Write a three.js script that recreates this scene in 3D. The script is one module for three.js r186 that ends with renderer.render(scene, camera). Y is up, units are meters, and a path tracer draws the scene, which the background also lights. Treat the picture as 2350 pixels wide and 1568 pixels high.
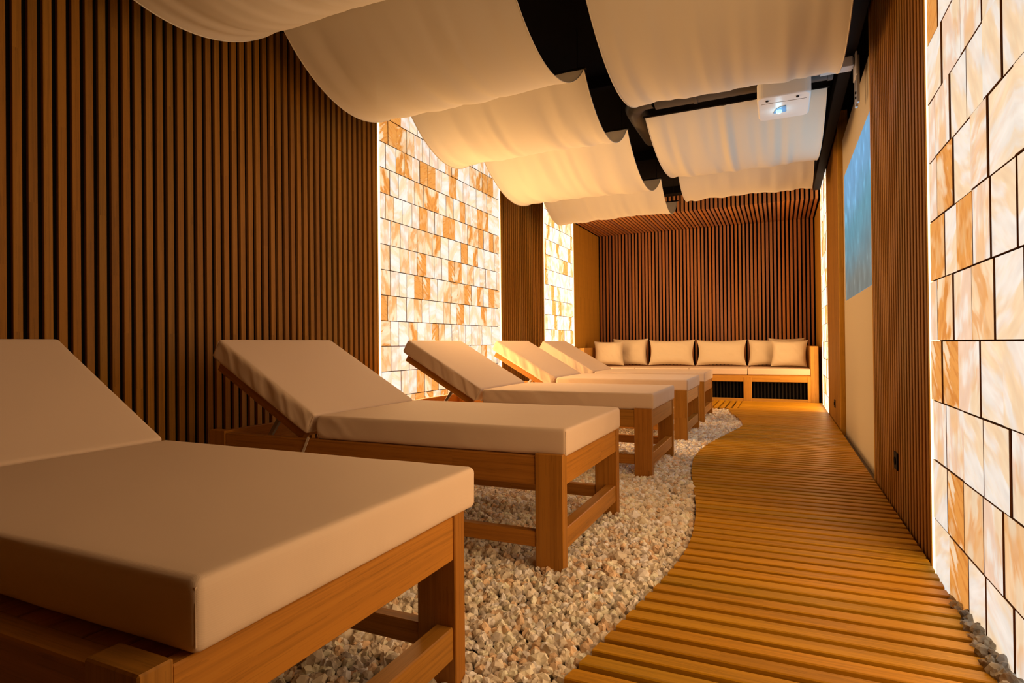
import * as THREE from 'three';
import { RectAreaLightUniformsLib } from 'three/addons/lights/RectAreaLightUniformsLib.js';
import { mergeGeometries, mergeVertices } from 'three/addons/utils/BufferGeometryUtils.js';

// ---------------------------------------------------------------- camera, exposure, large lights
// World: x to the right across the aisle, y up, -z down the aisle ("a" below is the distance down the aisle).
const scene = new THREE.Scene();
scene.background = new THREE.Color(0, 0, 0);
const renderer = new THREE.WebGLRenderer({ antialias: true });
renderer.toneMapping = THREE.LinearToneMapping;
renderer.toneMappingExposure = 1.0;
renderer.shadowMap.enabled = true;
const camera = new THREE.PerspectiveCamera(60.29, 2350 / 1568, 0.05, 60);
camera.position.set(0, 0.85, 0);
camera.up.set(0.0116952, 0.9999314, 0.000674);
camera.lookAt(-0.41452909, 0.85 + 0.00546181, -0.91001967);
scene.add(camera);

RectAreaLightUniformsLib.init();
const WARM = [1.0, 0.54, 0.19];
function areaLight(x, y, a, w, h, nx, power, rgb = WARM) {
  const l = new THREE.RectAreaLight(new THREE.Color().setRGB(...rgb), power, w, h);
  l.position.set(x, y, -a);
  l.lookAt(x + nx, y, -a);
  l.castShadow = true;
  scene.add(l);
}
const P_LEFT = 7.0, P_LEFT_FAR = 4.8, P_RIGHT_FAR = 4.8, P_RIGHT = 1.7, P_SCREEN = 1.45;
areaLight(-3.00, 1.05, 5.20, 2.20, 2.04, 1, P_LEFT);            // left salt panel
areaLight(-3.00, 1.25, 8.47, 1.22, 2.40, 1, P_LEFT_FAR);        // left salt panel by the alcove
areaLight(0.50, 1.25, 8.57, 1.04, 2.40, -1, P_RIGHT_FAR);       // right salt panel by the alcove
areaLight(0.50, 1.25, 1.76, 1.90, 2.40, -1, P_RIGHT);           // right salt panel in front
areaLight(0.535, 1.85, 5.30, 1.90, 1.22, -1, P_SCREEN, [0.38, 0.72, 1.0]);  // picture on the screen

// ---------------------------------------------------------------- helpers
let seed = 12345;
function rnd() { seed = (seed * 1664525 + 1013904223) >>> 0; return seed / 4294967296; }
const rr = (a, b) => a + (b - a) * rnd();
const pick = (list) => list[Math.floor(rnd() * list.length)];
function hash3(x, y, z) {
  let h = (Math.imul(x, 374761393) ^ Math.imul(y, 668265263) ^ Math.imul(z, 2147483647 - 1640531)) >>> 0;
  h = Math.imul(h ^ (h >>> 13), 1274126177) >>> 0;
  return ((h ^ (h >>> 16)) >>> 0) / 4294967296;
}
function noise(x, y, z = 0) {
  const xi = Math.floor(x), yi = Math.floor(y), zi = Math.floor(z);
  const s = (t) => t * t * (3 - 2 * t), fx = s(x - xi), fy = s(y - yi), fz = s(z - zi);
  let v = 0;
  for (let i = 0; i < 2; i++) for (let j = 0; j < 2; j++) for (let k = 0; k < 2; k++)
    v += hash3(xi + i, yi + j, zi + k) * (i ? fx : 1 - fx) * (j ? fy : 1 - fy) * (k ? fz : 1 - fz);
  return v;
}
const fbm = (x, y, z = 0, o = 4) => { let v = 0, a = 0.5, t = 0; for (let i = 0; i < o; i++) { v += a * noise(x, y, z + i * 7.3); t += a; a *= 0.5; x *= 2.03; y *= 2.03; } return v / t; };
const mix = (a, b, t) => a + (b - a) * t;
const smooth = (a, b, t) => { const k = Math.min(1, Math.max(0, (t - a) / (b - a))); return k * k * (3 - 2 * k); };
function curve(points) {                                            // smooth curve through [a, x] pairs
  return (a) => {
    if (a <= points[0][0]) return points[0][1];
    for (let i = 0; i < points.length - 1; i++) if (a <= points[i + 1][0]) {
      const p0 = points[Math.max(0, i - 1)], p1 = points[i], p2 = points[i + 1], p3 = points[Math.min(points.length - 1, i + 2)];
      const h = p2[0] - p1[0], t = (a - p1[0]) / h;
      const m1 = (p2[1] - p0[1]) / (p2[0] - p0[0]) * h, m2 = (p3[1] - p1[1]) / (p3[0] - p1[0]) * h;
      return (2 * t ** 3 - 3 * t * t + 1) * p1[1] + (t ** 3 - 2 * t * t + t) * m1 + (3 * t * t - 2 * t ** 3) * p2[1] + (t ** 3 - t * t) * m2;
    }
    return points[points.length - 1][1];
  };
}

const taken = {};
function numbered(name) { const n = taken[name] = (taken[name] ?? -1) + 1; return n ? `${name}_${String(n).padStart(3, '0')}` : name; }
function thing(name, label, category, pos = [0, 0, 0], group) {
  const o = new THREE.Group();
  o.name = numbered(name); o.position.set(...pos); o.userData = { label, category };
  if (group) o.userData.group = group;
  scene.add(o);
  return o;
}
function structure(name, label, pos = [0, 0, 0]) {
  const o = new THREE.Group();
  o.name = name; o.position.set(...pos); o.userData = { kind: 'structure', label };
  scene.add(o);
  return o;
}
function part(parent, name, geo, mat, pos, rot) {
  const m = new THREE.Mesh(geo, mat);
  m.name = name; m.castShadow = m.receiveShadow = true;
  if (pos) m.position.set(...pos);
  if (rot) m.rotation.set(...rot);
  parent.add(m);
  return m;
}
// A box with chamfered edges (44 triangles), uv in metres with v along the grain axis.
function bevelBox(w, h, d, c = 0.002, grain = 'y', shift = 0) {
  const s = [w / 2, h / 2, d / 2], tri = [];
  c = Math.min(c, ...s.map((v) => v * 0.8));
  const at = (face, sx, sy, sz) => { const k = [sx, sy, sz]; return k.map((v, i) => v * (i === face ? s[i] : s[i] - c)); };
  const quad = (p, q, r, t) => { tri.push(p, q, r, p, r, t); };
  const out = (list, n) => { const [p, q, r] = list; const e1 = q.map((v, i) => v - p[i]), e2 = r.map((v, i) => v - p[i]);
    const cr = [e1[1] * e2[2] - e1[2] * e2[1], e1[2] * e2[0] - e1[0] * e2[2], e1[0] * e2[1] - e1[1] * e2[0]];
    return cr[0] * n[0] + cr[1] * n[1] + cr[2] * n[2] >= 0 ? list : list.slice().reverse(); };
  for (let f = 0; f < 3; f++) for (const sg of [-1, 1]) {
    const [u, v] = [(f + 1) % 3, (f + 2) % 3];
    const c4 = [[-1, -1], [1, -1], [1, 1], [-1, 1]].map(([i, j]) => { const k = [0, 0, 0]; k[f] = sg; k[u] = i; k[v] = j; return at(f, ...k); });
    const n = [0, 0, 0]; n[f] = sg;
    quad(...out(c4, n));
  }
  for (let e = 0; e < 3; e++) for (const i of [-1, 1]) for (const j of [-1, 1]) {
    const [u, v] = [(e + 1) % 3, (e + 2) % 3];
    const k = (t) => { const q = [0, 0, 0]; q[e] = t; q[u] = i; q[v] = j; return q; };
    const n = [0, 0, 0]; n[u] = i; n[v] = j;
    quad(...out([at(u, ...k(-1)), at(u, ...k(1)), at(v, ...k(1)), at(v, ...k(-1))], n));
  }
  for (const i of [-1, 1]) for (const j of [-1, 1]) for (const k of [-1, 1]) tri.push(...out([at(0, i, j, k), at(1, i, j, k), at(2, i, j, k)], [i, j, k]));
  return fromTriangles(tri, 'xyz'.indexOf(grain), shift);
}
function fromTriangles(tri, grain, shift = 0) {
  const pos = [], uv = [];
  for (let i = 0; i < tri.length; i += 3) {
    const [p, q, r] = [tri[i], tri[i + 1], tri[i + 2]];
    const e1 = q.map((v, k) => v - p[k]), e2 = r.map((v, k) => v - p[k]);
    const n = [e1[1] * e2[2] - e1[2] * e2[1], e1[2] * e2[0] - e1[0] * e2[2], e1[0] * e2[1] - e1[1] * e2[0]].map(Math.abs);
    const f = n.indexOf(Math.max(...n)), [u, v] = [(f + 1) % 3, (f + 2) % 3];
    const [ua, va] = u === grain ? [v, u] : [u, v];
    for (const t of [p, q, r]) { pos.push(...t); uv.push(t[ua] + shift * 0.37 + f * 0.11, t[va] + shift); }
  }
  const g = new THREE.BufferGeometry();
  g.setAttribute('position', new THREE.Float32BufferAttribute(pos, 3));
  g.setAttribute('uv', new THREE.Float32BufferAttribute(uv, 2));
  g.computeVertexNormals();
  return g;
}
// A soft box: rounded edges and enough vertices on its faces for folds; bend(p, face normal) returns an offset.
function softBox(w, h, d, r, [nx, ny, nz], bend) {
  const line = (size, n) => { const out = [], s = size / 2; for (let i = 0; i < 3; i++) out.push(-s + r * (1 - Math.cos((i / 3) * Math.PI / 2))); for (let i = 0; i <= n; i++) out.push(-s + r + (size - 2 * r) * i / n); for (let i = 2; i >= 0; i--) out.push(s - r * (1 - Math.cos((i / 3) * Math.PI / 2))); return out; };
  const L = [line(w, nx), line(h, ny), line(d, nz)], S = [w / 2, h / 2, d / 2], pos = [], idx = [], uv = [];
  for (let f = 0; f < 3; f++) for (const sg of [-1, 1]) {
    const [u, v] = [(f + 1) % 3, (f + 2) % 3], base = pos.length / 3, A = L[u], B = L[v];
    for (let i = 0; i < A.length; i++) for (let j = 0; j < B.length; j++) {
      const p = [0, 0, 0]; p[f] = sg * S[f]; p[u] = A[i]; p[v] = B[j];
      const q = p.map((t, k) => Math.max(-S[k] + r, Math.min(S[k] - r, t)));
      const e = p.map((t, k) => t - q[k]), len = Math.hypot(...e) || 1, n = e.map((t) => t / len);
      const o = bend ? bend(p, n) : 0;
      pos.push(...q.map((t, k) => t + n[k] * (r + o)));
      uv.push(A[i] + f * 0.31, B[j] + f * 0.17);
    }
    for (let i = 0; i < A.length - 1; i++) for (let j = 0; j < B.length - 1; j++) {
      const a = base + i * B.length + j, b = a + B.length;
      if (sg > 0) idx.push(a, b, a + 1, b, b + 1, a + 1); else idx.push(a, a + 1, b, b, a + 1, b + 1);
    }
  }
  let g = new THREE.BufferGeometry();
  g.setAttribute('position', new THREE.Float32BufferAttribute(pos, 3));
  g.setIndex(idx);
  g = mergeVertices(g, 1e-5);
  g.computeVertexNormals();
  const p = g.attributes.position, uvs = [];
  for (let i = 0; i < p.count; i++) uvs.push(p.getX(i) + 0.6 * p.getY(i), p.getZ(i) + 0.8 * p.getY(i));
  g.setAttribute('uv', new THREE.Float32BufferAttribute(uvs, 2));
  return g;
}
const V = (x, y, z) => new THREE.Vector3(x, y, z);
function tube(points, radius, seg = 24, sides = 6, tension = 0.5) { return new THREE.TubeGeometry(new THREE.CatmullRomCurve3(points, false, 'catmullrom', tension), seg, radius, sides, false); }

// ---------------------------------------------------------------- materials
const lin2srgb = (c) => { c = Math.min(1, Math.max(0, c)); return Math.round(255 * (c <= 0.0031308 ? c * 12.92 : 1.055 * c ** (1 / 2.4) - 0.055)); };
function dataTexture(w, h, f, color = true) {
  const d = new Uint8Array(w * h * 4);
  for (let y = 0; y < h; y++) for (let x = 0; x < w; x++) {
    const c = f(x / w, y / h);
    for (let k = 0; k < 3; k++) d[(y * w + x) * 4 + k] = color ? lin2srgb(c[k]) : Math.round(255 * Math.min(1, Math.max(0, c[k])));
    d[(y * w + x) * 4 + 3] = 255;
  }
  const t = new THREE.DataTexture(d, w, h);
  if (color) t.colorSpace = THREE.SRGBColorSpace;
  t.magFilter = THREE.LinearFilter; t.wrapS = t.wrapT = THREE.RepeatWrapping; t.needsUpdate = true;
  return t;
}
function woodTexture(s) {                                           // one tile is 0.25 m across the grain and 1.25 m along it
  const per = (f, x, n) => mix(f(x), f(x - n), smooth(0.85, 1, x / n));   // fades into its own start so that it tiles
  const t = dataTexture(192, 768, (u, v) => {
    const g = per((x) => { const w = x + 0.5 * fbm(x * 0.2, v * 3, s); return 0.5 * noise(w * 4, v * 2.2, s) + 0.3 * noise(w * 12, v * 4, s + 3) + 0.2 * noise(w * 34, v * 9, s + 5); }, u * 8, 8);
    const pore = per((x) => noise(x * 20, v * 14, s + 9), u * 8, 8);
    const k = 0.62 + 0.62 * g - (pore > 0.78 ? 0.16 : 0);
    return [Math.min(1, k * 1.0), k * 0.97, k * 0.92];
  });
  t.repeat.set(4, 0.8);
  return t;
}
const WOODS = [woodTexture(1), woodTexture(21), woodTexture(47)];
function wood(rgb, rough, n = 0) { return new THREE.MeshPhysicalMaterial({ color: new THREE.Color().setRGB(...rgb), map: WOODS[n % 3], roughness: rough, specularIntensity: 0.4 }); }
const tones = (rgb, rough, amounts) => amounts.map(([r, g, b], i) => wood([rgb[0] * r, rgb[1] * g, rgb[2] * b], rough, i));
const SPREAD = [[1, 1, 1], [0.86, 0.82, 0.8], [1.12, 1.1, 1.05], [0.94, 0.9, 0.95], [1.04, 0.98, 0.85], [0.9, 0.95, 1]];
const M_SLAT = tones([0.31, 0.145, 0.016], 0.55, SPREAD);
const M_ALCOVE = tones([0.44, 0.19, 0.07], 0.55, SPREAD.concat([[0.8, 0.85, 1.25], [1.1, 1.0, 0.7]]));
const M_DECK = tones([0.56, 0.285, 0.011], 0.42, SPREAD);
const M_TEAK = tones([0.43, 0.188, 0.026], 0.42, SPREAD);
const M_PANEL = wood([0.54, 0.285, 0.035], 0.5, 1);
const M_BENCH = wood([0.55, 0.28, 0.05], 0.45, 2);
const std = (rgb, roughness = 0.8, more = {}) => new THREE.MeshStandardMaterial({ color: new THREE.Color().setRGB(...rgb), roughness, ...more });
const matte = (rgb, roughness) => new THREE.MeshPhysicalMaterial({ color: new THREE.Color().setRGB(...rgb), roughness, specularIntensity: 0.12 });
const M_BLACK = matte([0.005, 0.004, 0.003], 0.95), M_CEIL = matte([0.006, 0.0045, 0.004], 0.9);
const M_DUCT = std([0.06, 0.05, 0.04], 0.5);
const M_GROUT = std([0.14, 0.055, 0.015], 0.9);
const M_TILE_EDGE = std([0.22, 0.09, 0.025], 0.8);
const M_GROUND = std([0.20, 0.15, 0.10], 1);
const M_FELT = std([0.05, 0.04, 0.03], 1);
const weave = dataTexture(128, 128, (u, v) => { const k = 0.5 + 0.25 * Math.sin(u * 2 * Math.PI * 24) + 0.25 * Math.sin(v * 2 * Math.PI * 24); return [k, k, k]; }, false);
weave.repeat.set(20, 20);
const M_COVER = new THREE.MeshPhysicalMaterial({ color: new THREE.Color().setRGB(0.73, 0.57, 0.425), roughness: 0.72, bumpMap: weave, bumpScale: 0.00008, sheen: 0.15, sheenRoughness: 0.6, specularIntensity: 0.4 });
const M_PILLOW = new THREE.MeshPhysicalMaterial({ color: new THREE.Color().setRGB(0.72, 0.60, 0.42), roughness: 0.85, bumpMap: weave, bumpScale: 0.0003, specularIntensity: 0.3 });
const M_CANOPY = new THREE.MeshPhysicalMaterial({ color: new THREE.Color().setRGB(0.77, 0.71, 0.59), roughness: 0.95, transmission: 0.15, thickness: 0, side: THREE.DoubleSide, specularIntensity: 0.2 });
const M_PIPING = std([0.70, 0.60, 0.48], 0.6);
const M_WHITE = std([0.72, 0.70, 0.66], 0.4);
const M_METAL = std([0.50, 0.48, 0.46], 0.35, { metalness: 0.6 });
const M_STEEL = std([0.35, 0.34, 0.33], 0.4, { metalness: 0.8 });
const M_DARK = matte([0.014, 0.011, 0.009], 0.6);
const M_SCREEN = std([0.52, 0.44, 0.31], 0.9);
const M_LED = std([0.9, 0.85, 0.7], 0.6, { emissive: new THREE.Color().setRGB(1, 0.74, 0.38), emissiveIntensity: 2.6 });

// ---------------------------------------------------------------- levels and plan
const FLOOR = -0.06, CEIL = 3.08, XL = -3.04, XR = 0.525, AF = 9.15, AB = 10.6, ALCOVE_TOP = 2.83, BACK = -1.6;
const PITCH = 0.0592, SLAT_W = 0.036, SLAT_D = 0.02;

// ---------------------------------------------------------------- room shell
const floor = structure('floor', 'dark ground under the gravel bed and the boardwalk');
part(floor, 'ground_slab', new THREE.BoxGeometry(4.4, 0.1, AB - BACK + 0.6), M_GROUND, [(XL + XR) / 2, FLOOR - 0.05, -(AB + BACK) / 2]);
const ceiling = structure('ceiling', 'black painted ceiling above the fabric canopies');
part(ceiling, 'ceiling_slab', new THREE.BoxGeometry(4.4, 0.1, AB - BACK + 0.6), M_CEIL, [(XL + XR) / 2, CEIL + 0.05, -(AB + BACK) / 2]);
for (const a of [1.0, 3.0, 4.78, 6.9, 8.6]) part(ceiling, 'joist', bevelBox(XR - XL, 0.1, 0.06, 0.004), M_CEIL, [(XL + XR) / 2, CEIL - 0.05, -a]);
const wallFront = structure('wall_front', 'dark wood wall closing the room behind the viewer');
part(wallFront, 'wall_panel', new THREE.BoxGeometry(4.4, CEIL - FLOOR, 0.1), M_PANEL, [(XL + XR) / 2, (CEIL + FLOOR) / 2, -BACK + 0.05]);

const SLAT_H = CEIL - FLOOR - 0.04;
const slatShapes = [0, 1, 2, 3].map((k) => bevelBox(SLAT_D, SLAT_H, SLAT_W, 0.0018, 'y', k * 0.29));
function slatRun(wall, x, side, a0, a1) {                           // vertical slats on a black backing, standing out towards the room
  part(wall, 'backing', new THREE.BoxGeometry(0.03, CEIL - FLOOR, a1 - a0), M_BLACK, [x - side * (SLAT_D + 0.015), (CEIL + FLOOR) / 2, -(a0 + a1) / 2]);
  const n = Math.floor((a1 - a0) / PITCH), step = (a1 - a0) / n;
  for (let i = 0; i < n; i++) part(wall, 'slat', pick(slatShapes), pick(M_SLAT), [x - side * SLAT_D / 2, FLOOR + SLAT_H / 2 + 0.02, -(a0 + (i + 0.5) * step)]);
}
function endTrim(wall, x, side, a, depth = 0.055) {                // board that closes a slat panel beside the salt or the screen
  part(wall, 'end_trim', bevelBox(depth, CEIL - FLOOR, 0.018, 0.002, 'y', a), M_PANEL, [x - side * depth / 2, (CEIL + FLOOR) / 2, -a]);
}
const wallLeft = structure('wall_left', 'left wall of narrow vertical wooden slats between the glowing salt panels');
part(wallLeft, 'wall_core', new THREE.BoxGeometry(0.1, CEIL - FLOOR, AB - BACK), M_BLACK, [XL - 0.17, (CEIL + FLOOR) / 2, -(AB + BACK) / 2]);
slatRun(wallLeft, XL, 1, -1.5, 3.985); endTrim(wallLeft, XL, 1, 3.994, 0.09);
slatRun(wallLeft, XL, 1, 6.395, 7.775); endTrim(wallLeft, XL, 1, 6.386, 0.09); endTrim(wallLeft, XL, 1, 7.784, 0.09);
endTrim(wallLeft, XL, 1, AF - 0.009, 0.09);
const wallRight = structure('wall_right', 'right wall of narrow vertical wooden slats beside the screen and salt panels');
part(wallRight, 'wall_core', new THREE.BoxGeometry(0.1, CEIL - FLOOR, AB - BACK), M_BLACK, [XR + 0.17, (CEIL + FLOOR) / 2, -(AB + BACK) / 2]);
slatRun(wallRight, XR, -1, -1.5, 0.76); endTrim(wallRight, XR, -1, 0.77, 0.09);
slatRun(wallRight, XR, -1, 2.765, 4.24); endTrim(wallRight, XR, -1, 2.755, 0.09); endTrim(wallRight, XR, -1, 4.25, 0.09);
slatRun(wallRight, XR, -1, 6.50, 7.99); endTrim(wallRight, XR, -1, 6.49, 0.09); endTrim(wallRight, XR, -1, 8.0, 0.09);
endTrim(wallRight, XR, -1, AF - 0.009, 0.09);

// The alcove at the end: slats run down from the ceiling, back along the soffit and down the back wall.
const NA = 59, stepA = (XR - XL - 0.02) / NA, slatX = (i) => XL + 0.01 + (i + 0.5) * stepA;
const wallBack = structure('wall_back', 'slatted back wall of the alcove behind the cushioned bench');
part(wallBack, 'wall_core', new THREE.BoxGeometry(4.4, CEIL - FLOOR, 0.1), M_BLACK, [(XL + XR) / 2, (CEIL + FLOOR) / 2, -(AB + 0.09)]);
const soffit = structure('trim_1', 'slatted soffit and header over the alcove');
part(soffit, 'soffit_core', new THREE.BoxGeometry(XR - XL, CEIL - ALCOVE_TOP - 0.02, AB - AF - 0.02), M_BLACK, [(XL + XR) / 2, (CEIL + ALCOVE_TOP + 0.02) / 2, -(AB + AF + 0.02) / 2]);
const backShapes = [0, 1, 2].map((k) => bevelBox(SLAT_W, ALCOVE_TOP - FLOOR, SLAT_D, 0.0018, 'y', k * 0.4));
const soffitShapes = [0, 1, 2].map((k) => bevelBox(SLAT_W, SLAT_D, AB - AF, 0.0018, 'z', k * 0.4));
const headerShapes = [0, 1, 2].map((k) => bevelBox(SLAT_W, CEIL - ALCOVE_TOP, SLAT_D, 0.0018, 'y', k * 0.4));
for (let i = 0; i < NA; i++) {
  const m = pick(M_ALCOVE);
  part(wallBack, 'slat', pick(backShapes), m, [slatX(i), (ALCOVE_TOP + FLOOR) / 2, -(AB - SLAT_D / 2)]);
  part(soffit, 'slat', pick(soffitShapes), m, [slatX(i), ALCOVE_TOP + SLAT_D / 2, -(AF + AB) / 2]);
  part(soffit, 'slat', pick(headerShapes), m, [slatX(i), (CEIL + ALCOVE_TOP) / 2, -(AF - SLAT_D / 2)]);
}
for (const [x, s] of [[XL, 1], [XR, -1]]) part(wallBack, 'side_panel', bevelBox(0.03, ALCOVE_TOP - FLOOR, AB - AF, 0.002, 'y', s), M_PANEL, [x - s * 0.017, (ALCOVE_TOP + FLOOR) / 2, -(AF + AB) / 2]);

// ---------------------------------------------------------------- backlit salt panels
function saltTexture(s, kind) {
  const white = [0.90, 0.83, 0.74], cream = [0.92, 0.70, 0.46], peach = [0.88, 0.54, 0.27], amber = [0.80, 0.33, 0.07], rust = [0.50, 0.14, 0.02];
  const ang = [0.15, 1.1, -0.9, 0.5, -0.25][s % 5], ca = Math.cos(ang), sa = Math.sin(ang);
  return dataTexture(112, 160, (u, v) => {
    const x = u * 1.0, y = v * 1.5, p = x * ca + y * sa, q = -x * sa + y * ca;
    const w = fbm(x * 2.2, y * 2.2, s * 3.1, 4), soft = fbm(p * 3.0 + 0.6 * w, q * 0.8, s * 5.7, 4);
    const ridge = 1 - Math.abs(2 * fbm(p * 2.6 + 0.7 * w, q * 0.7, s * 1.9 + 40, 4) - 1);
    const fine = fbm(p * 12, q * 3, s + 80, 3), cloud = fbm(x * 1.4, y * 1.4, s * 2.3 + 11, 3);
    const a = { white: [white, cream], cream: [cream, white], peach: [peach, cream], vein: [cream, peach], amber: [[0.84, 0.46, 0.18], peach] }[kind];
    let c = a[0].map((t, k) => mix(t, a[1][k], smooth(0.38, 0.62, soft)));
    const veins = { white: 0.10, cream: 0.4, peach: 0.6, vein: 1.35, amber: 0.9 }[kind] * smooth(0.70, 0.93, ridge) * smooth(0.28, 0.55, cloud + 0.15 * fine);
    c = c.map((t, k) => mix(t, amber[k], Math.min(1, veins * 1.1)));
    c = c.map((t, k) => mix(t, rust[k], 0.9 * Math.max(0, Math.min(1, veins) - 0.4) * smooth(0.4, 0.7, fine)));
    const g = 0.90 + 0.2 * (fine - 0.5) + 0.18 * (cloud - 0.4);
    return c.map((t) => t * g);
  });
}
const SALT_KINDS = ['white', 'white', 'white', 'cream', 'cream', 'cream', 'cream', 'peach', 'peach', 'peach', 'vein', 'vein', 'vein', 'vein', 'amber', 'amber'];
const SALT = SALT_KINDS.map((k, i) => saltTexture(i + 1, k));
function saltMaterials(glow) {
  return SALT.map((t) => new THREE.MeshPhysicalMaterial({ color: 0x777777, map: t, emissive: 0xffffff, emissiveMap: t, emissiveIntensity: glow, roughness: 0.45, specularIntensity: 0.5 }));
}
const SALT_ODDS = [0, 1, 2, 0, 1, 2, 0, 1, 2, 3, 4, 5, 6, 3, 4, 7, 8, 9, 10, 11, 12, 13, 14, 15];
function tileShape(w, h, d, flip, cx, cy, lit) {                                 // a tile with a chamfered face towards +z, uv over the face
  const c = 0.003, x = w / 2, y = h / 2, F = [[-x + cx, -y + cy, d], [x - cx, -y + cy, d], [x - cx, y - cy, d], [-x + cx, y - cy, d]], E = [[-x, -y, d - c], [x, -y, d - c], [x, y, d - c], [-x, y, d - c]], B = [[-x, -y, 0], [x, -y, 0], [x, y, 0], [-x, y, 0]], tri = [];
  const quad = (p, q, r, t) => tri.push(p, q, r, p, r, t);
  quad(...F);
  for (let i = 0; i < 4; i++) { const j = (i + 1) % 4; quad(E[i], E[j], F[j], F[i]); }
  for (let i = 0; i < 4; i++) { const j = (i + 1) % 4; quad(B[i], B[j], E[j], E[i]); }
  quad(B[3], B[2], B[1], B[0]);
  const g = new THREE.BufferGeometry(), su = flip & 1 ? -1 : 1, sv = flip & 2 ? -1 : 1;
  g.setAttribute('position', new THREE.Float32BufferAttribute(tri.flat(), 3));
  g.setAttribute('uv', new THREE.Float32BufferAttribute(tri.flatMap((p) => [0.5 + su * (p[0] / w) * Math.min(1, w / 0.17) * 0.96, 0.5 + sv * (p[1] / h) * 0.96]), 2));
  g.addGroup(0, lit, 0); g.addGroup(lit, tri.length - lit, 1);
  g.computeVertexNormals();
  return g;
}
function saltPanel(label, x, side, a0, a1, rowH, rowBase, widths, glow) {
  const t = thing('salt_light_panel', label, 'wall panel', [x - side * 0.03, 0, -(a0 + a1) / 2], 'backlit salt panels');
  t.rotation.y = side > 0 ? Math.PI / 2 : -Math.PI / 2;             // local z points into the room, local x runs along the wall
  const W = a1 - a0, gap = 0.035, mats = saltMaterials(glow), joint = side > 0 ? 0.0062 : 0.0038;
  part(t, 'backing_board', new THREE.BoxGeometry(W, CEIL - FLOOR, 0.02), M_GROUT, [0, (CEIL + FLOOR) / 2, -0.012]);
  for (const s of [-1, 1]) part(t, 'led_strip', bevelBox(gap * 0.86, CEIL - FLOOR - 0.02, 0.029, 0.002), M_LED, [s * (W / 2 - gap / 2), (CEIL + FLOOR) / 2, 0.014]);
  const x0 = -W / 2 + gap, x1 = W / 2 - gap;
  for (let k = 0; ; k++) {
    let y0 = rowBase + k * rowH, y1 = y0 + rowH;
    if (y0 >= CEIL - 0.02) break;
    y0 = Math.max(y0, FLOOR + 0.002); y1 = Math.min(y1, CEIL - 0.002);
    let at = x0, first = true;
    while (at < x1 - 1e-6) {
      let w = first ? rr(0.4, 1) * widths[1] : rr(...widths);
      if (x1 - at - w < widths[0] * 0.7) w = x1 - at;
      first = false;
      const d = rr(0.026, 0.031);
      part(t, 'salt_tile', tileShape(w - joint, y1 - y0 - joint, d, Math.floor(rnd() * 4), ...(side > 0 ? [0.003, 0.003, 30] : [0.0028, 0.0008, 6])), [mats[pick(SALT_ODDS)], M_TILE_EDGE], [at + w / 2, (y0 + y1) / 2, 0]);
      at += w;
    }
  }
  return t;
}
saltPanel('wide glowing salt tile wall behind the third lounger on the left', XL, 1, 4.003, 6.377, 0.2165, 0.848 - 5 * 0.2165, [0.115, 0.155], 1.2);
saltPanel('narrow glowing salt tile wall on the left, next to the bench alcove', XL, 1, 7.793, 9.132, 0.2165, 0.848 - 5 * 0.2165, [0.115, 0.155], 1.9);
saltPanel('thin sliver of glowing salt tile wall on the right beside the bench end', XR, -1, 8.009, 9.132, 0.2245, 0.848 - 5 * 0.2245, [0.16, 0.24], 1.9);
saltPanel('large glowing salt tile wall in the right foreground beside the boardwalk', XR, -1, 0.779, 2.746, 0.2245, 0.848 - 5 * 0.2245, [0.15, 0.235], 1.0);

// ---------------------------------------------------------------- screen with the projected picture
const oceanTexture = dataTexture(256, 160, (u, v) => {
  const w = fbm(u * 6, v * 3, 3, 4), f = fbm(u * 22 + 2 * w, v * 9 + 3 * u, 5, 4), s = fbm(u * 3 + v * 4, v * 7 - u * 2, 9, 5);
  const top = [0.16, 0.43, 0.72], mid = [0.10, 0.34, 0.46], low = [0.17, 0.21, 0.20];
  const h = v + 0.22 * (s - 0.5);
  const c = top.map((t, k) => h > 0.5 ? mix(mid[k], t, smooth(0.5, 0.85, h)) : mix(low[k], mid[k], smooth(0.05, 0.5, h)));
  const g = 0.75 + 0.5 * f + 0.3 * smooth(0.62, 0.8, f);
  return c.map((t) => t * g);
});
oceanTexture.wrapS = oceanTexture.wrapT = THREE.ClampToEdgeWrapping;
{
  const xs = XR + 0.045;
  const t = thing('projection_screen', 'tall cream screen panel on the right wall with a blue water picture', 'screen', [xs, 0, -5.37]);
  part(t, 'screen_fabric', bevelBox(0.02, 2.79 - FLOOR, 2.22, 0.002), M_SCREEN, [0.01, (2.79 + FLOOR) / 2, 0]);
  const img = new THREE.BoxGeometry(0.002, 1.17, 1.96);
  part(t, 'projected_picture', img, new THREE.MeshStandardMaterial({ color: 0x222222, emissive: 0xffffff, emissiveMap: oceanTexture, emissiveIntensity: 0.85, roughness: 0.9 }), [-0.0015, 1.815, -(5.36 - 5.37)]);
}

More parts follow.
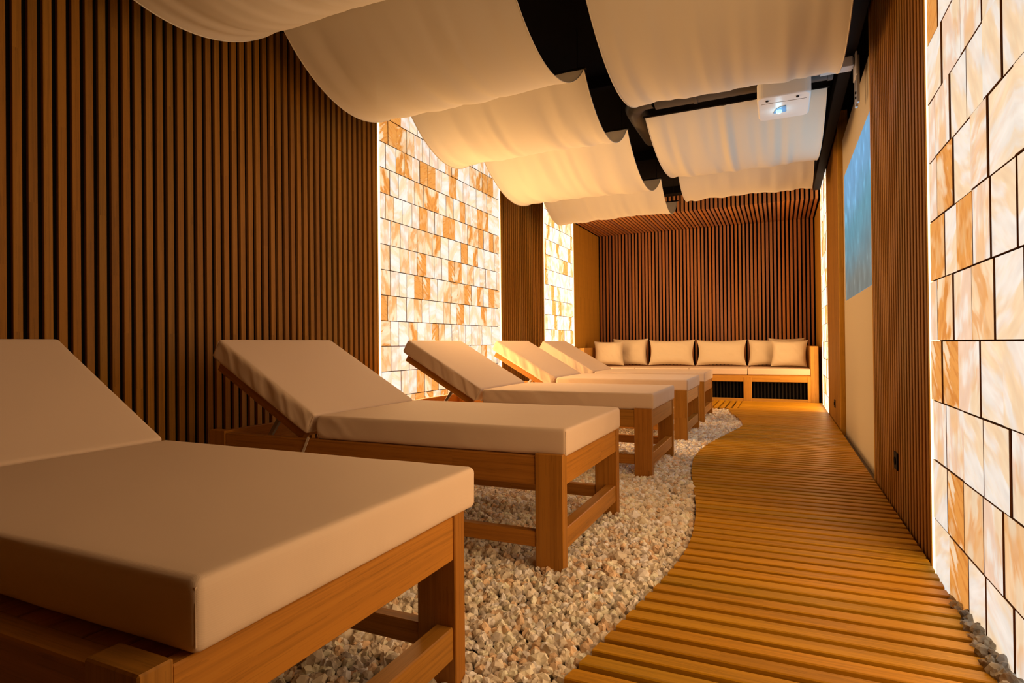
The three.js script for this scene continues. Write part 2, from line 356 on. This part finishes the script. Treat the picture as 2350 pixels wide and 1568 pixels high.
// ---------------------------------------------------------------- boardwalk
const deckLeft = curve([[0.2, -0.70], [0.6, -0.64], [1.0, -0.575], [1.41, -0.512], [1.797, -0.451], [2.246, -0.385], [2.53, -0.362], [2.82, -0.372], [3.2, -0.41], [3.58, -0.47], [4.06, -0.546], [4.6, -0.592], [5.1, -0.57], [5.545, -0.506], [6.16, -0.40], [6.51, -0.36], [6.87, -0.395], [7.25, -0.47], [7.7, -0.56], [8.1, -0.62]]);
const deckRight = curve([[0.2, 0.40], [1.2, 0.455], [1.82, 0.481], [2.3, 0.50], [2.75, 0.512], [9.2, 0.515]]);
{
  const t = thing('boardwalk', 'curved walkway of golden wooden slats between the gravel bed and right wall', 'walkway');
  const pitch = 0.08, w = 0.054, th = 0.028;
  for (let i = 0; i * pitch + 0.3 < 9.12; i++) {
    const a0 = 0.3 + i * pitch, a1 = a0 + w, far = a0 > 8.1;
    const L0 = far ? -0.5 : deckLeft(a0), L1 = far ? -0.5 : deckLeft(a1), R0 = deckRight(a0) , R1 = deckRight(a1), c = 0.003;
    const top = [[L0, 0, -a0 - c], [R0, 0, -a0 - c], [R1, 0, -a1 + c], [L1, 0, -a1 + c]], mid = [[L0, -c, -a0], [R0, -c, -a0], [R1, -c, -a1], [L1, -c, -a1]], low = mid.map(([x, , z]) => [x, -th, z]), tri = [];
    const quad = (p, q, r, s) => tri.push(p, q, r, p, r, s);
    quad(...top);
    for (let k = 0; k < 4; k++) { const j = (k + 1) % 4; quad(mid[k], mid[j], top[j], top[k]); quad(low[k], low[j], mid[j], mid[k]); }
    quad(low[3], low[2], low[1], low[0]);
    part(t, 'deck_slat', fromTriangles(tri, 0, i * 0.23), pick(M_DECK));
  }
  for (let x = -0.545, k = 0; x > -2.95; x -= 0.08, k++) part(t, 'deck_slat', bevelBox(w, th, 1.06, 0.0025, 'z', k * 0.3), pick(M_DECK), [x, -th / 2, -8.64]);
  const rails = [];
  for (const x of [-0.22, 0.12, 0.42]) rails.push(new THREE.BoxGeometry(0.04, -FLOOR - th, 8.8).translate(x, (FLOOR - th) / 2, -4.75));
  for (const a of [8.2, 9.0]) rails.push(new THREE.BoxGeometry(2.4, -FLOOR - th, 0.04).translate(-1.75, (FLOOR - th) / 2, -a));
  part(t, 'joist', mergeGeometries(rails), M_BLACK);
  part(t, 'membrane', new THREE.BoxGeometry(0.84, 0.004, 8.8), M_BLACK, [0.06, FLOOR + 0.004, -4.75]);
  const edge = [], N = 120;                                         // dark rim board that follows the curved side
  for (let i = 0; i < N; i++) {
    const a0 = mix(0.3, 8.1, i / N), a1 = mix(0.3, 8.1, (i + 1) / N), x0 = deckLeft(a0) + 0.012, x1 = deckLeft(a1) + 0.012;
    const p = [[x0, -th, -a0], [x1, -th, -a1], [x1, FLOOR, -a1], [x0, FLOOR, -a0]], q = p.map(([x, y, z]) => [x + 0.012, y, z]);
    edge.push(p[0], p[2], p[1], p[0], p[3], p[2], q[0], q[1], q[2], q[0], q[2], q[3]);
  }
  part(t, 'rim_board', fromTriangles(edge, 2), M_BLACK);
}

// ---------------------------------------------------------------- sun loungers
const sagNoise = (x, z, s) => fbm(x * 5 + s, z * 5, s, 3) - 0.5;
function mattressShape(L, T, W, s) {
  return softBox(L, T, W, 0.017, [46, 6, 26], (p, n) => {
    const side = 1 - Math.min(1, Math.abs(n[1]) * 1.4);
    const low = smooth(0.5, -0.5, p[1] / T);
    let o = 0.003 * sagNoise(p[0] * 1.5, p[2] * 1.5, s);
    if (Math.abs(n[2]) > 0.3) o += side * 0.030 * (fbm((p[0] + p[1] * 0.9) * 15 + s, p[1] * 5, s, 3) - 0.5) * smooth(0.15, 0.6, noise(p[0] * 3, s));
    if (Math.abs(n[0]) > 0.3) o += side * (0.005 * (fbm(p[2] * 14, p[1] * 10, s + 4, 3) - 0.5) + 0.005 * low * (noise(p[2] * 38, s) - 0.5));
    return o;
  });
}
const SEAT_L = 1.245, BACK_L = 0.74, MT = 0.11, LW = 0.86, MW = 0.835, FRAME_TOP = 0.415, TILT = Math.PI / 6;
const seatShapes = [1, 5].map((s) => mattressShape(SEAT_L, MT, MW, s)), backrestShapes = [3, 8].map((s) => mattressShape(BACK_L, MT, MW, s));
function pipingShape(L) {
  const x = L / 2 - 0.0047, y = MT / 2 - 0.012, z = MW / 2 - 0.0047, r = 0.0018, list = [];
  for (const s of [-1, 1]) {
    for (const q of [-1, 1]) list.push(tube([V(s * x, -y, q * z), V(s * x, y, q * z)], r, 1, 5));
  }
  return mergeGeometries(list);
}
const seatPiping = pipingShape(SEAT_L), backPiping = pipingShape(BACK_L);
function lounger(label, aMid, shift, n) {
  const t = thing('sun_lounger', label, 'lounger', [-0.755, 0, -aMid], 'row of padded loungers on the gravel');
  const tone = () => M_TEAK[Math.floor(rnd() * M_TEAK.length)];
  const HEAD = -1.935, zl = LW / 2 - 0.025, inner = LW - 0.1;
  for (const [x, name] of [[-0.06, 'leg'], [HEAD + 0.06, 'leg']]) for (const s of [-1, 1]) part(t, name, bevelBox(0.115, FRAME_TOP - FLOOR + 0.012, 0.05, 0.003, 'y', rnd()), tone(), [x, (FRAME_TOP + FLOOR + 0.012) / 2, s * zl]);
  for (const x of [-0.022, HEAD + 0.022]) part(t, 'end_rail', bevelBox(0.03, 0.112, inner, 0.003, 'z', rnd()), tone(), [x, FRAME_TOP - 0.056, 0]);
  for (const s of [-1, 1]) part(t, 'side_rail', bevelBox(-HEAD - 0.235, 0.112, 0.046, 0.003, 'x', rnd()), tone(), [HEAD / 2, FRAME_TOP - 0.056, s * (zl - 0.002)]);
  for (const x of [-0.034, HEAD + 0.034]) part(t, 'end_stretcher', bevelBox(0.05, 0.082, inner, 0.003, 'z', rnd()), tone(), [x, 0.092, 0]);
  for (const s of [-1, 1]) part(t, 'side_stretcher', bevelBox(-HEAD - 0.235, 0.06, 0.04, 0.003, 'x', rnd()), tone(), [HEAD / 2, 0.092, s * zl]);
  for (let i = 0; i < 13; i++) part(t, 'bed_slat', bevelBox(0.082, 0.018, inner - 0.002, 0.002, 'z', i * 0.2), tone(), [-0.085 - i * 0.087, FRAME_TOP - 0.012, 0]);
  const seat = part(t, 'seat_mattress', seatShapes[n % 2], M_COVER, [0.006 - SEAT_L / 2, FRAME_TOP + MT / 2, shift]);
  part(seat, 'piping', seatPiping, M_COVER);
  // the backrest turns about the bend, where the two mattress tops meet
  const bx = 0.006 - SEAT_L - 0.006, by = FRAME_TOP + MT, dir = [-Math.cos(TILT), Math.sin(TILT)], up = [Math.sin(TILT), Math.cos(TILT)];
  const on = (along, below) => [bx + dir[0] * along - up[0] * below, by + dir[1] * along - up[1] * below];
  const place = (along, below, z) => { const [x, y] = on(along, below); return [x, y, z]; };
  const back = part(t, 'backrest_mattress', backrestShapes[n % 2], M_COVER, place(BACK_L / 2 + 0.004, MT / 2, shift), [0, 0, -TILT]);
  part(back, 'piping', backPiping, M_COVER);
  for (const s of [-1, 1]) part(t, 'backrest_rail', bevelBox(BACK_L - 0.07, 0.056, 0.035, 0.003, 'x', rnd()), tone(), place(BACK_L / 2 + 0.0, MT + 0.029, s * (LW / 2 - 0.075)), [0, 0, -TILT]);
  for (let i = 0; i < 5; i++) part(t, 'backrest_slat', bevelBox(0.07, 0.014, LW - 0.19, 0.002, 'z', i * 0.3), tone(), place(0.1 + i * 0.135, MT + 0.012, 0), [0, 0, -TILT]);
  const [px, py] = on(0.24, MT + 0.05);                              // strut that holds the backrest up
  for (const s of [-1, 1]) { const dx = -0.06 - 0, len = Math.hypot(0.12, py - 0.37); part(t, 'prop', bevelBox(0.022, len, 0.018, 0.002, 'y', 0.2), M_STEEL, [px - 0.05, (py + 0.37) / 2, s * (LW / 2 - 0.1)], [0, 0, -Math.atan2(0.1, py - 0.37)]); }
  part(t, 'tie_strap', bevelBox(0.014, 0.09, 0.002, 0.0005), M_PIPING, [bx - 0.035, FRAME_TOP - 0.03, LW / 2 - 0.004 + 0.006], [0, 0, -0.45]);
  return t;
}
lounger('nearest beige padded lounger in the left foreground, its mattress cropped by the frame', 0.92, -0.062, 0);
lounger('second padded lounger from the viewer, standing before the dark slatted wall', 2.545, -0.012, 1);
lounger('third padded lounger, its raised back before the wide glowing salt wall', 4.25, -0.01, 0);
lounger('fourth padded lounger, between the third one and the last one', 5.83, 0, 1);
lounger('farthest padded lounger, nearest to the pillow bench', 7.13, 0, 0);

// ---------------------------------------------------------------- bench with cushions and pillows in the alcove
const BF = 9.2, BX0 = XL + 0.04, BX1 = XR - 0.04;
{
  const t = thing('alcove_bench', 'long built-in wooden bench with dark grille openings in the alcove', 'bench', [0, 0, 0]);
  const D = AB - 0.03 - BF;
  const ends = [[BX0 + 0.05, 0.1, 'wooden end panel at the left end of the pillow bench'], [BX1 - 0.05, 0.1, 'wooden end panel at the right end of the pillow bench']];
  for (const [x, w, label] of ends) part(thing('bench_end_panel', label, 'end panel', [0, 0, 0], 'end panels of the alcove bench'), 'end_board', bevelBox(w, 0.785 - FLOOR, D, 0.004, 'y', x), M_BENCH, [x, (0.785 + FLOOR) / 2, -(BF + D / 2)]);
  const x0 = BX0 + 0.1, x1 = BX1 - 0.1, n = 4, span = (x1 - x0) / n;
  part(t, 'seat_board', bevelBox(x1 - x0, 0.025, D - 0.02, 0.002, 'x'), M_BENCH, [(x0 + x1) / 2, 0.362, -(BF + 0.01 + D / 2)]);
  part(t, 'top_rail', bevelBox(x1 - x0, 0.085, 0.03, 0.003, 'x'), M_BENCH, [(x0 + x1) / 2, 0.332 - 0.0125, -(BF + 0.016)]);
  part(t, 'bottom_rail', bevelBox(x1 - x0, 0.07, 0.03, 0.003, 'x', 0.4), M_BENCH, [(x0 + x1) / 2, 0.0, -(BF + 0.016)]);
  for (let i = 0; i <= n; i++) {
    const w = i === 0 || i === n ? 0.04 : 0.11, x = i === 0 ? x0 + 0.02 : i === n ? x1 - 0.02 : x0 + i * span;
    part(t, 'stile', bevelBox(w, 0.40, 0.036, 0.003, 'y', i * 0.2), M_BENCH, [x, 0.147, -(BF + 0.014)]);
  }
  for (let i = 0; i < 70; i++) part(t, 'grille_bar', bevelBox(0.018, 0.26, 0.012, 0.001), M_DARK, [x0 + 0.03 + i * (x1 - x0 - 0.06) / 69, 0.155, -(BF + 0.07)]);
  part(t, 'inner_panel', new THREE.BoxGeometry(x1 - x0, 0.32, 0.01), M_BLACK, [(x0 + x1) / 2, 0.15, -(BF + 0.12)]);
  const where = ['at the left end of the bench', 'left of the middle of the bench', 'right of the middle of the bench', 'at the right end of the bench'];
  for (let i = 0; i < n; i++) {
    const g = softBox(span - 0.006, 0.09, D - 0.04, 0.012, [14, 3, 16], (p, nn) => 0.003 * (fbm(p[0] * 6 + i, p[2] * 6, i) - 0.5));
    const c = part(scene, numbered('seat_cushion'), g, M_COVER, [x0 + (i + 0.5) * span, 0.378 + 0.045, -(BF + 0.0 + (D - 0.04) / 2)]);
    c.userData = { label: `cream box seat cushion ${where[i]}`, category: 'cushion', group: 'seat cushions on the alcove bench' };
  }
}
function pillowShape(w, h, th, s) {
  const N = 22, pos = [], idx = [], uv = [];
  for (const sg of [1, -1]) {
    const base = pos.length / 3;
    for (let i = 0; i <= N; i++) for (let j = 0; j <= N; j++) {
      const u = -1 + 2 * i / N, v = -1 + 2 * j / N;
      const pinch = 1 - 0.09 * (1 - u * u) * v * v, pinchU = 1 - 0.10 * (1 - v * v) * u * u;
      const e = Math.max(0, (1 - u ** 4)) ** 0.55 * Math.max(0, (1 - v ** 4)) ** 0.55;
      const fold = 0.03 * (fbm(u * 2.2 + s, v * 2.2, s, 3) - 0.5) * (0.3 + e) + 0.006 * (noise(u * 9 + v * 5, s) - 0.5) * e;
      pos.push(u * pinchU * w / 2, v * pinch * h / 2, sg * (0.003 + (th / 2) * e + fold * Math.min(1, e * 4)));
      uv.push(u * w / 2, v * h / 2);
    }
    for (let i = 0; i < N; i++) for (let j = 0; j < N; j++) { const a = base + i * (N + 1) + j, b = a + N + 1; if (sg > 0) idx.push(a, b, a + 1, b, b + 1, a + 1); else idx.push(a, a + 1, b, b, a + 1, b + 1); }
  }
  const side = (N + 1) * (N + 1), ring = [];
  for (let i = 0; i < N; i++) ring.push(i * (N + 1)); for (let j = 0; j < N; j++) ring.push(N * (N + 1) + j);
  for (let i = N; i > 0; i--) ring.push(i * (N + 1) + N); for (let j = N; j > 0; j--) ring.push(j);
  for (let k = 0; k < ring.length; k++) { const a = ring[k], b = ring[(k + 1) % ring.length]; idx.push(a, a + side, b, b, a + side, b + side); }
  const g = new THREE.BufferGeometry();
  g.setAttribute('position', new THREE.Float32BufferAttribute(pos, 3)); g.setAttribute('uv', new THREE.Float32BufferAttribute(uv, 2)); g.setIndex(idx);
  g.computeVertexNormals();
  return g;
}
{
  const lean = -0.24, base = 0.471;
  const put = (x, a, w, h, th, label, s, turn = 0) => {
    const m = part(scene, numbered('pillow'), pillowShape(w, h, th, s), M_PILLOW, [x, base + h / 2 * Math.cos(lean) + 0.012, -a], [lean, turn, 0]);
    m.rotation.order = 'YXZ';
    m.userData = { label, category: 'pillow', group: 'cream pillows along the alcove bench' };
  };
  put(-2.63, 9.72, 0.5, 0.42, 0.16, 'cream square pillow at the left end of the bench, in front', 1, 0.25);
  put(-2.34, 10.02, 0.60, 0.46, 0.15, 'cream pillow half hidden behind the leftmost square one', 2, 0.05);
  put(-1.64, 9.98, 0.74, 0.43, 0.17, 'wide cream pillow, the left one of the two in the middle', 3);
  put(-0.86, 9.98, 0.76, 0.42, 0.17, 'wide cream pillow, the right one of the two in the middle', 4);
  put(-0.16, 9.98, 0.60, 0.42, 0.16, 'cream pillow leaning behind the rightmost square one', 5, -0.05);
  put(0.12, 9.70, 0.50, 0.40, 0.15, 'cream square pillow at the right end of the bench, in front', 6, -0.18);
  put(0.09, 10.2, 0.52, 0.44, 0.13, 'cream pillow at the back right corner, only its top edge showing', 7, 0);
}

// ---------------------------------------------------------------- fabric canopies
function canopy(label, x0, x1, a0, a1, y0, y1, sag, s) {
  const mid = (a0 + a1) / 2, t = thing('fabric_canopy', label, 'canopy', [(x0 + x1) / 2, 0, -mid], 'cream fabric swags under the ceiling');
  const NX = 72, NT = 36, pos = [], uv = [], idx = [], W = x1 - x0, half = (a1 - a0) / 2;
  const at = (u, k) => {
    const tt = -1 + 2 * k, x = (u - 0.5) * W;
    const hang = 1 - tt * tt, edge = Math.abs(2 * u - 1);
    const fold = (0.022 * (noise(u * 13 + s, 1.5 * k, s) - 0.5) + 0.017 * (noise(u * 26 + s, 1.2 * k, s + 5) - 0.5)) * (0.35 + 0.65 * hang) + 0.02 * (noise(u * 2.4 + s, 0, s) - 0.5) * hang;
    const y = mix(y0, y1, k) - sag * (hang ** 0.92) * (1 + 0.05 * (noise(u * 2 + 3 * s, 2) - 0.5)) + fold - 0.006 * smooth(0.92, 1, edge) * hang;
    return [x, y, -half * tt * (0.998 - 0.012 * noise(u * 3, s))];
  };
  for (let i = 0; i <= NX; i++) for (let j = 0; j <= NT; j++) { const p = at(i / NX, j / NT); pos.push(...p); uv.push(p[0], -p[2]); }
  for (let i = 0; i < NX; i++) for (let j = 0; j < NT; j++) { const a = i * (NT + 1) + j, b = a + NT + 1; idx.push(a, a + 1, b, b, a + 1, b + 1); }
  const g = new THREE.BufferGeometry();
  g.setAttribute('position', new THREE.Float32BufferAttribute(pos, 3)); g.setAttribute('uv', new THREE.Float32BufferAttribute(uv, 2)); g.setIndex(idx); g.computeVertexNormals();
  part(t, 'cloth', g, M_CANOPY);
  for (const u of [0, 1]) { const pts = []; for (let j = 0; j <= 18; j++) { const p = at(u, j / 18); pts.push(V(p[0] + (u ? -1 : 1) * 0.003, p[1], p[2])); } part(t, 'hem', tube(pts, 0.0035, 36, 5), M_CANOPY); }
  for (const [k, y, z] of [[0, y0, half], [1, y1, -half]]) {
    part(t, 'rod', new THREE.CylinderGeometry(0.008, 0.008, W + 0.03, 10).rotateZ(Math.PI / 2), M_DARK, [0, y + 0.006, z + (k ? 0.008 : -0.008)]);
    for (const e of [-1, 1]) part(t, 'hanger', new THREE.CylinderGeometry(0.002, 0.002, CEIL - y - 0.012, 6), M_DARK, [e * (W / 2 - 0.05), (CEIL + y + 0.012) / 2, z + (k ? 0.008 : -0.008)]);
  }
  return t;
}
const CL = -2.72, CR = -1.23;
canopy('fabric swag cropped by the top left edge of the picture', CL, CR, 1.22, 2.66, 2.78, 2.78, 0.31, 1);
canopy('large fabric swag at the top before the left salt wall', CL, CR, 2.66, 3.97, 2.78, 2.78, 0.31, 2);
canopy('third fabric swag of the left row, over the wide salt wall', CL, CR, 3.97, 5.25, 2.78, 2.78, 0.275, 3);
canopy('fourth fabric swag of the left row, before the far slat panel', CL, CR, 5.25, 6.9, 2.78, 2.75, 0.305, 4);
canopy('last fabric swag of the left row, next to the alcove soffit', CL, CR, 6.9, 8.1, 2.75, 2.75, 0.265, 5);
canopy('small corner of a fabric swag at the top edge above the aisle', -0.93, 0.35, 1.45, 2.95, 2.78, 2.78, 0.33, 6);
canopy('big bluish fabric swag over the aisle in front of the projector', -0.93, 0.35, 2.95, 4.6, 2.78, 2.78, 0.31, 7);
canopy('fabric swag hanging behind the white projector', -1.03, 0.35, 5.05, 6.85, 2.78, 2.77, 0.225, 8);
canopy('last short fabric swag of the right row, next to the alcove', -1.03, 0.35, 6.85, 7.95, 2.77, 2.81, 0.19, 9);

// ---------------------------------------------------------------- projector, its wall arm, ducts, sockets
{
  const t = thing('projector', 'white rounded projector hanging below the canopy gap', 'projector', [0.045, 2.6, -4.83]);
  const body = new THREE.Shape(), w = 0.165, d = 0.23, r = 0.05;
  body.moveTo(-w + r, -d); body.lineTo(w - r, -d); body.quadraticCurveTo(w, -d, w, -d + r); body.lineTo(w, d - r); body.quadraticCurveTo(w, d, w - r, d); body.lineTo(-w + r, d); body.quadraticCurveTo(-w, d, -w, d - r); body.lineTo(-w, -d + r); body.quadraticCurveTo(-w, -d, -w + r, -d);
  part(t, 'body', new THREE.ExtrudeGeometry(body, { depth: 0.10, bevelEnabled: true, bevelSize: 0.012, bevelThickness: 0.012, bevelSegments: 3, curveSegments: 6 }).rotateX(-Math.PI / 2), M_WHITE, [0, 0.012, 0]);
  const recess = new THREE.Shape(); recess.moveTo(-0.05, -0.06); recess.lineTo(0.035, -0.06); recess.lineTo(0.035, 0.07); recess.quadraticCurveTo(-0.04, 0.06, -0.05, -0.06);
  const rec = part(t, 'lens_recess', new THREE.ExtrudeGeometry(recess, { depth: 0.004, bevelEnabled: false }).rotateX(Math.PI / 2), std([0.10, 0.30, 0.52], 0.3), [-0.02, 0.0, -0.03]);
  part(rec, 'lens', new THREE.SphereGeometry(0.022, 20, 12), new THREE.MeshStandardMaterial({ color: 0x224466, roughness: 0.1, emissive: new THREE.Color().setRGB(0.45, 0.8, 1), emissiveIntensity: 1.4 }), [-0.012, -0.008, -0.01]);
  const glow = new THREE.PointLight(new THREE.Color().setRGB(0.45, 0.8, 1), 0.02); glow.position.set(0.012, 2.555, -4.87); glow.castShadow = true; scene.add(glow);
  part(t, 'cover_seam', bevelBox(0.30, 0.002, 0.004, 0.0005), M_STEEL, [0, -0.001, 0.12]);
  for (const x of [-0.11, 0.09]) part(t, 'foot', new THREE.CylinderGeometry(0.01, 0.01, 0.008, 12), M_DARK, [x, -0.003, 0.18]);
}
{
  const t = thing('projector_mount', 'pale metal wall arm with slots that carries the projector', 'mount', [XR, 2.78, -4.83]);
  const z = 0.06;
  part(t, 'arm', bevelBox(0.46, 0.055, 0.075, 0.003, 'x'), M_METAL, [-0.26, 0.03, z]);
  part(t, 'arm_sleeve', bevelBox(0.2, 0.07, 0.095, 0.003, 'x'), M_WHITE, [-0.14, 0.03, z]);
  for (const x of [-0.44, -0.37, -0.30]) part(t, 'slot', bevelBox(0.045, 0.01, 0.002, 0.0005), M_DARK, [x, 0.035, z + 0.0385]);
  for (const dz of [-0.03, 0.03]) part(t, 'wall_rail', bevelBox(0.02, 0.33, 0.03, 0.003), M_METAL, [-0.011, -0.105, z + dz * 1.6]);
  part(t, 'wall_plate', bevelBox(0.012, 0.16, 0.16, 0.002), M_WHITE, [-0.02, 0.0, z]);
  part(t, 'drop_bracket', bevelBox(0.10, 0.08, 0.10, 0.003), M_STEEL, [-0.48, -0.013, 0]);
  part(t, 'cable', tube([V(-0.55, 0.0, 0.05), V(-0.52, 0.03, 0.09), V(-0.46, 0.05, 0.07), V(-0.40, 0.06, 0.05)], 0.004, 20, 6), M_DARK);
  for (const y of [-0.20, -0.235]) part(t, 'bolt', new THREE.CylinderGeometry(0.009, 0.009, 0.012, 10).rotateZ(Math.PI / 2), M_DARK, [-0.024, y, z + 0.048]);
}
{
  const t = thing('air_duct', 'dark round air duct with an elbow above the canopy gap', 'duct', [0, 2.88, -4.95]);
  part(t, 'duct_tube', new THREE.CylinderGeometry(0.10, 0.10, 1.3, 28, 1).rotateZ(Math.PI / 2), M_DUCT, [-0.27, 0.02, 0]);
  part(t, 'elbow', tube([V(-0.94, 0.02, 0), V(-1.03, 0.02, -0.015), V(-1.10, 0.01, -0.08), V(-1.12, 0, -0.2), V(-1.12, 0, -0.9)], 0.085, 30, 20), M_DUCT);
  for (const x of [-0.6, 0.1, 0.36]) part(t, 'collar', new THREE.CylinderGeometry(0.106, 0.106, 0.03, 28).rotateZ(Math.PI / 2), M_DUCT, [x, 0.02, 0]);
  for (const x of [-0.6, 0.1]) part(t, 'strap', bevelBox(0.02, 0.10, 0.003, 0.0005), M_STEEL, [x, 0.15, 0.0]);
}
{
  const t = thing('cable_tray', 'black tray running along the top of the right wall', 'tray', [XR - 0.06, 2.915, -5.0]);
  part(t, 'tray_body', bevelBox(0.09, 0.10, 7.6, 0.004, 'z'), M_DARK, [0, 0, 0]);
  for (let a = -3.5; a <= 3.6; a += 1.0) part(t, 'bracket', bevelBox(0.03, 0.117, 0.03, 0.002), M_DARK, [0, 0.107, a]);
}
for (const [x, y, a, label] of [[XR, 0.25, 3.47, 'dark socket cut into the near slats low beside the screen'], [XR, 0.19, 7.1, 'small dark socket low on the far slats beside the screen']]) {
  const t = thing('wall_socket', label, 'socket', [x, y, -a], 'sockets in the right slats');
  part(t, 'face_plate', bevelBox(0.008, 0.085, 0.085, 0.002), M_DARK, [-0.004, 0, 0]);
  part(t, 'socket_insert', new THREE.CylinderGeometry(0.02, 0.02, 0.006, 16).rotateZ(Math.PI / 2), M_BLACK, [-0.009, 0, 0]);
}

// ---------------------------------------------------------------- gravel
{
  const base = new THREE.IcosahedronGeometry(1, 1), g = mergeVertices((() => { const q = base.clone(); q.deleteAttribute('uv'); q.deleteAttribute('normal'); return q; })(), 1e-4), p = g.attributes.position;
  for (let i = 0; i < p.count; i++) { const v = V(p.getX(i), p.getY(i), p.getZ(i)); v.multiplyScalar(0.55 + 0.95 * noise(v.x * 2.1 + 5, v.y * 2.1 + 5, v.z * 2.1 + 5)); p.setXYZ(i, v.x, v.y, v.z); }
  const shape = g.toNonIndexed(); shape.computeVertexNormals();
  const up = new THREE.Euler(), M = new THREE.Matrix4(), stones = [];
  const world = camera.position, view = new THREE.Matrix4(), f = 1350;
  camera.updateMatrixWorld(); view.copy(camera.matrixWorld).invert();
  function stone(x, y, a, r, shade = 1) {
    const q = new THREE.Quaternion().setFromEuler(up.set(rr(0, 6.28), rr(0, 6.28), rr(0, 6.28)));
    const s = V(r * rr(0.8, 1.3), r * rr(0.65, 1.0), r * rr(0.75, 1.15));
    const tone = rr(0.8, 1.3), t = rnd();
    const c = t < 0.16 ? [0.70, 0.52, 0.34] : t < 0.28 ? [0.62, 0.56, 0.48] : t < 0.48 ? [0.90, 0.86, 0.80] : [0.80, 0.72, 0.58];
    stones.push({ pos: V(x, y, -a), q, s, r, c: c.map((k) => Math.min(0.9, k * tone * shade)) });
  }
  const cell = 0.0215;
  for (let a = 0.0; a < 8.1; a += cell) for (let x = XL + 0.02; x < -0.3; x += cell) {
    const px = x + rr(-0.5, 0.5) * cell, pa = a + rr(-0.5, 0.5) * cell, lim = deckLeft(pa) - 0.008;
    if (px > lim) continue;
    const mound = 0.016 * (fbm(px * 3, pa * 3, 2, 3) - 0.5), big = rnd() < 0.03;
    stone(px, FLOOR + 0.034 + mound + rr(-0.008, 0.008), pa, big ? rr(0.019, 0.028) : rr(0.0105, 0.0175));
  }
  for (let a = 0.4; a < 2.4; a += cell) for (let x = 0.34; x < XR - 0.005; x += cell) {
    const px = x + rr(-0.5, 0.5) * cell, pa = a + rr(-0.5, 0.5) * cell;
    if (px < deckRight(pa) - 0.004) continue;
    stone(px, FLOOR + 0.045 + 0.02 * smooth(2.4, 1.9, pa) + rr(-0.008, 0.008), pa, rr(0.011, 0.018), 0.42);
  }
  // the 300 stones that show largest in the open strip beside the boardwalk are things of their own
  for (const s of stones) {
    const v = s.pos.clone().applyMatrix4(view), px = 1175 + f * v.x / -v.z, py = 784 - f * v.y / -v.z;
    s.show = v.z < -0.2 && px > 600 && px < 2340 && py > 0 && py < 1560 && s.pos.x > -0.73 && s.pos.x < 0 && -s.pos.z > 1.0 ? s.r / -v.z : 0;
  }
  const order = [];
  for (const s of stones.filter((q) => q.show > 0 && q.pos.x < deckLeft(-q.pos.z) - 0.03).sort((m, n) => n.show - m.show)) {
    if (order.length < 300 && order.every((o) => o.pos.distanceTo(s.pos) > 1.25 * (o.r + s.r))) order.push(s);
  }
  const single = new Set(order), tones8 = {};
  for (const s of order) {
    const key = s.c.map((k) => Math.round(k * 9) / 9).join();
    const mat = tones8[key] ??= std(s.c, 0.85);
    const m = part(scene, numbered('gravel_stone'), shape, mat, s.pos.toArray());
    m.quaternion.copy(s.q); m.scale.copy(s.s);
    m.userData = { label: 'cream gravel stone in the open strip between the front loungers and boardwalk', category: 'stone', group: 'nearest gravel stones beside the boardwalk' };
  }
  const rest = stones.filter((s) => !single.has(s));
  const inst = new THREE.InstancedMesh(shape, std([1, 1, 1], 0.85), rest.length);
  rest.forEach((s, i) => { inst.setMatrixAt(i, M.compose(s.pos, s.q, s.s)); inst.setColorAt(i, new THREE.Color().setRGB(...s.c)); });
  inst.name = 'gravel'; inst.castShadow = inst.receiveShadow = true;
  inst.userData = { kind: 'stuff', label: 'bed of cream crushed gravel under the loungers', category: 'gravel' };
  scene.add(inst);
}
renderer.render(scene, camera);
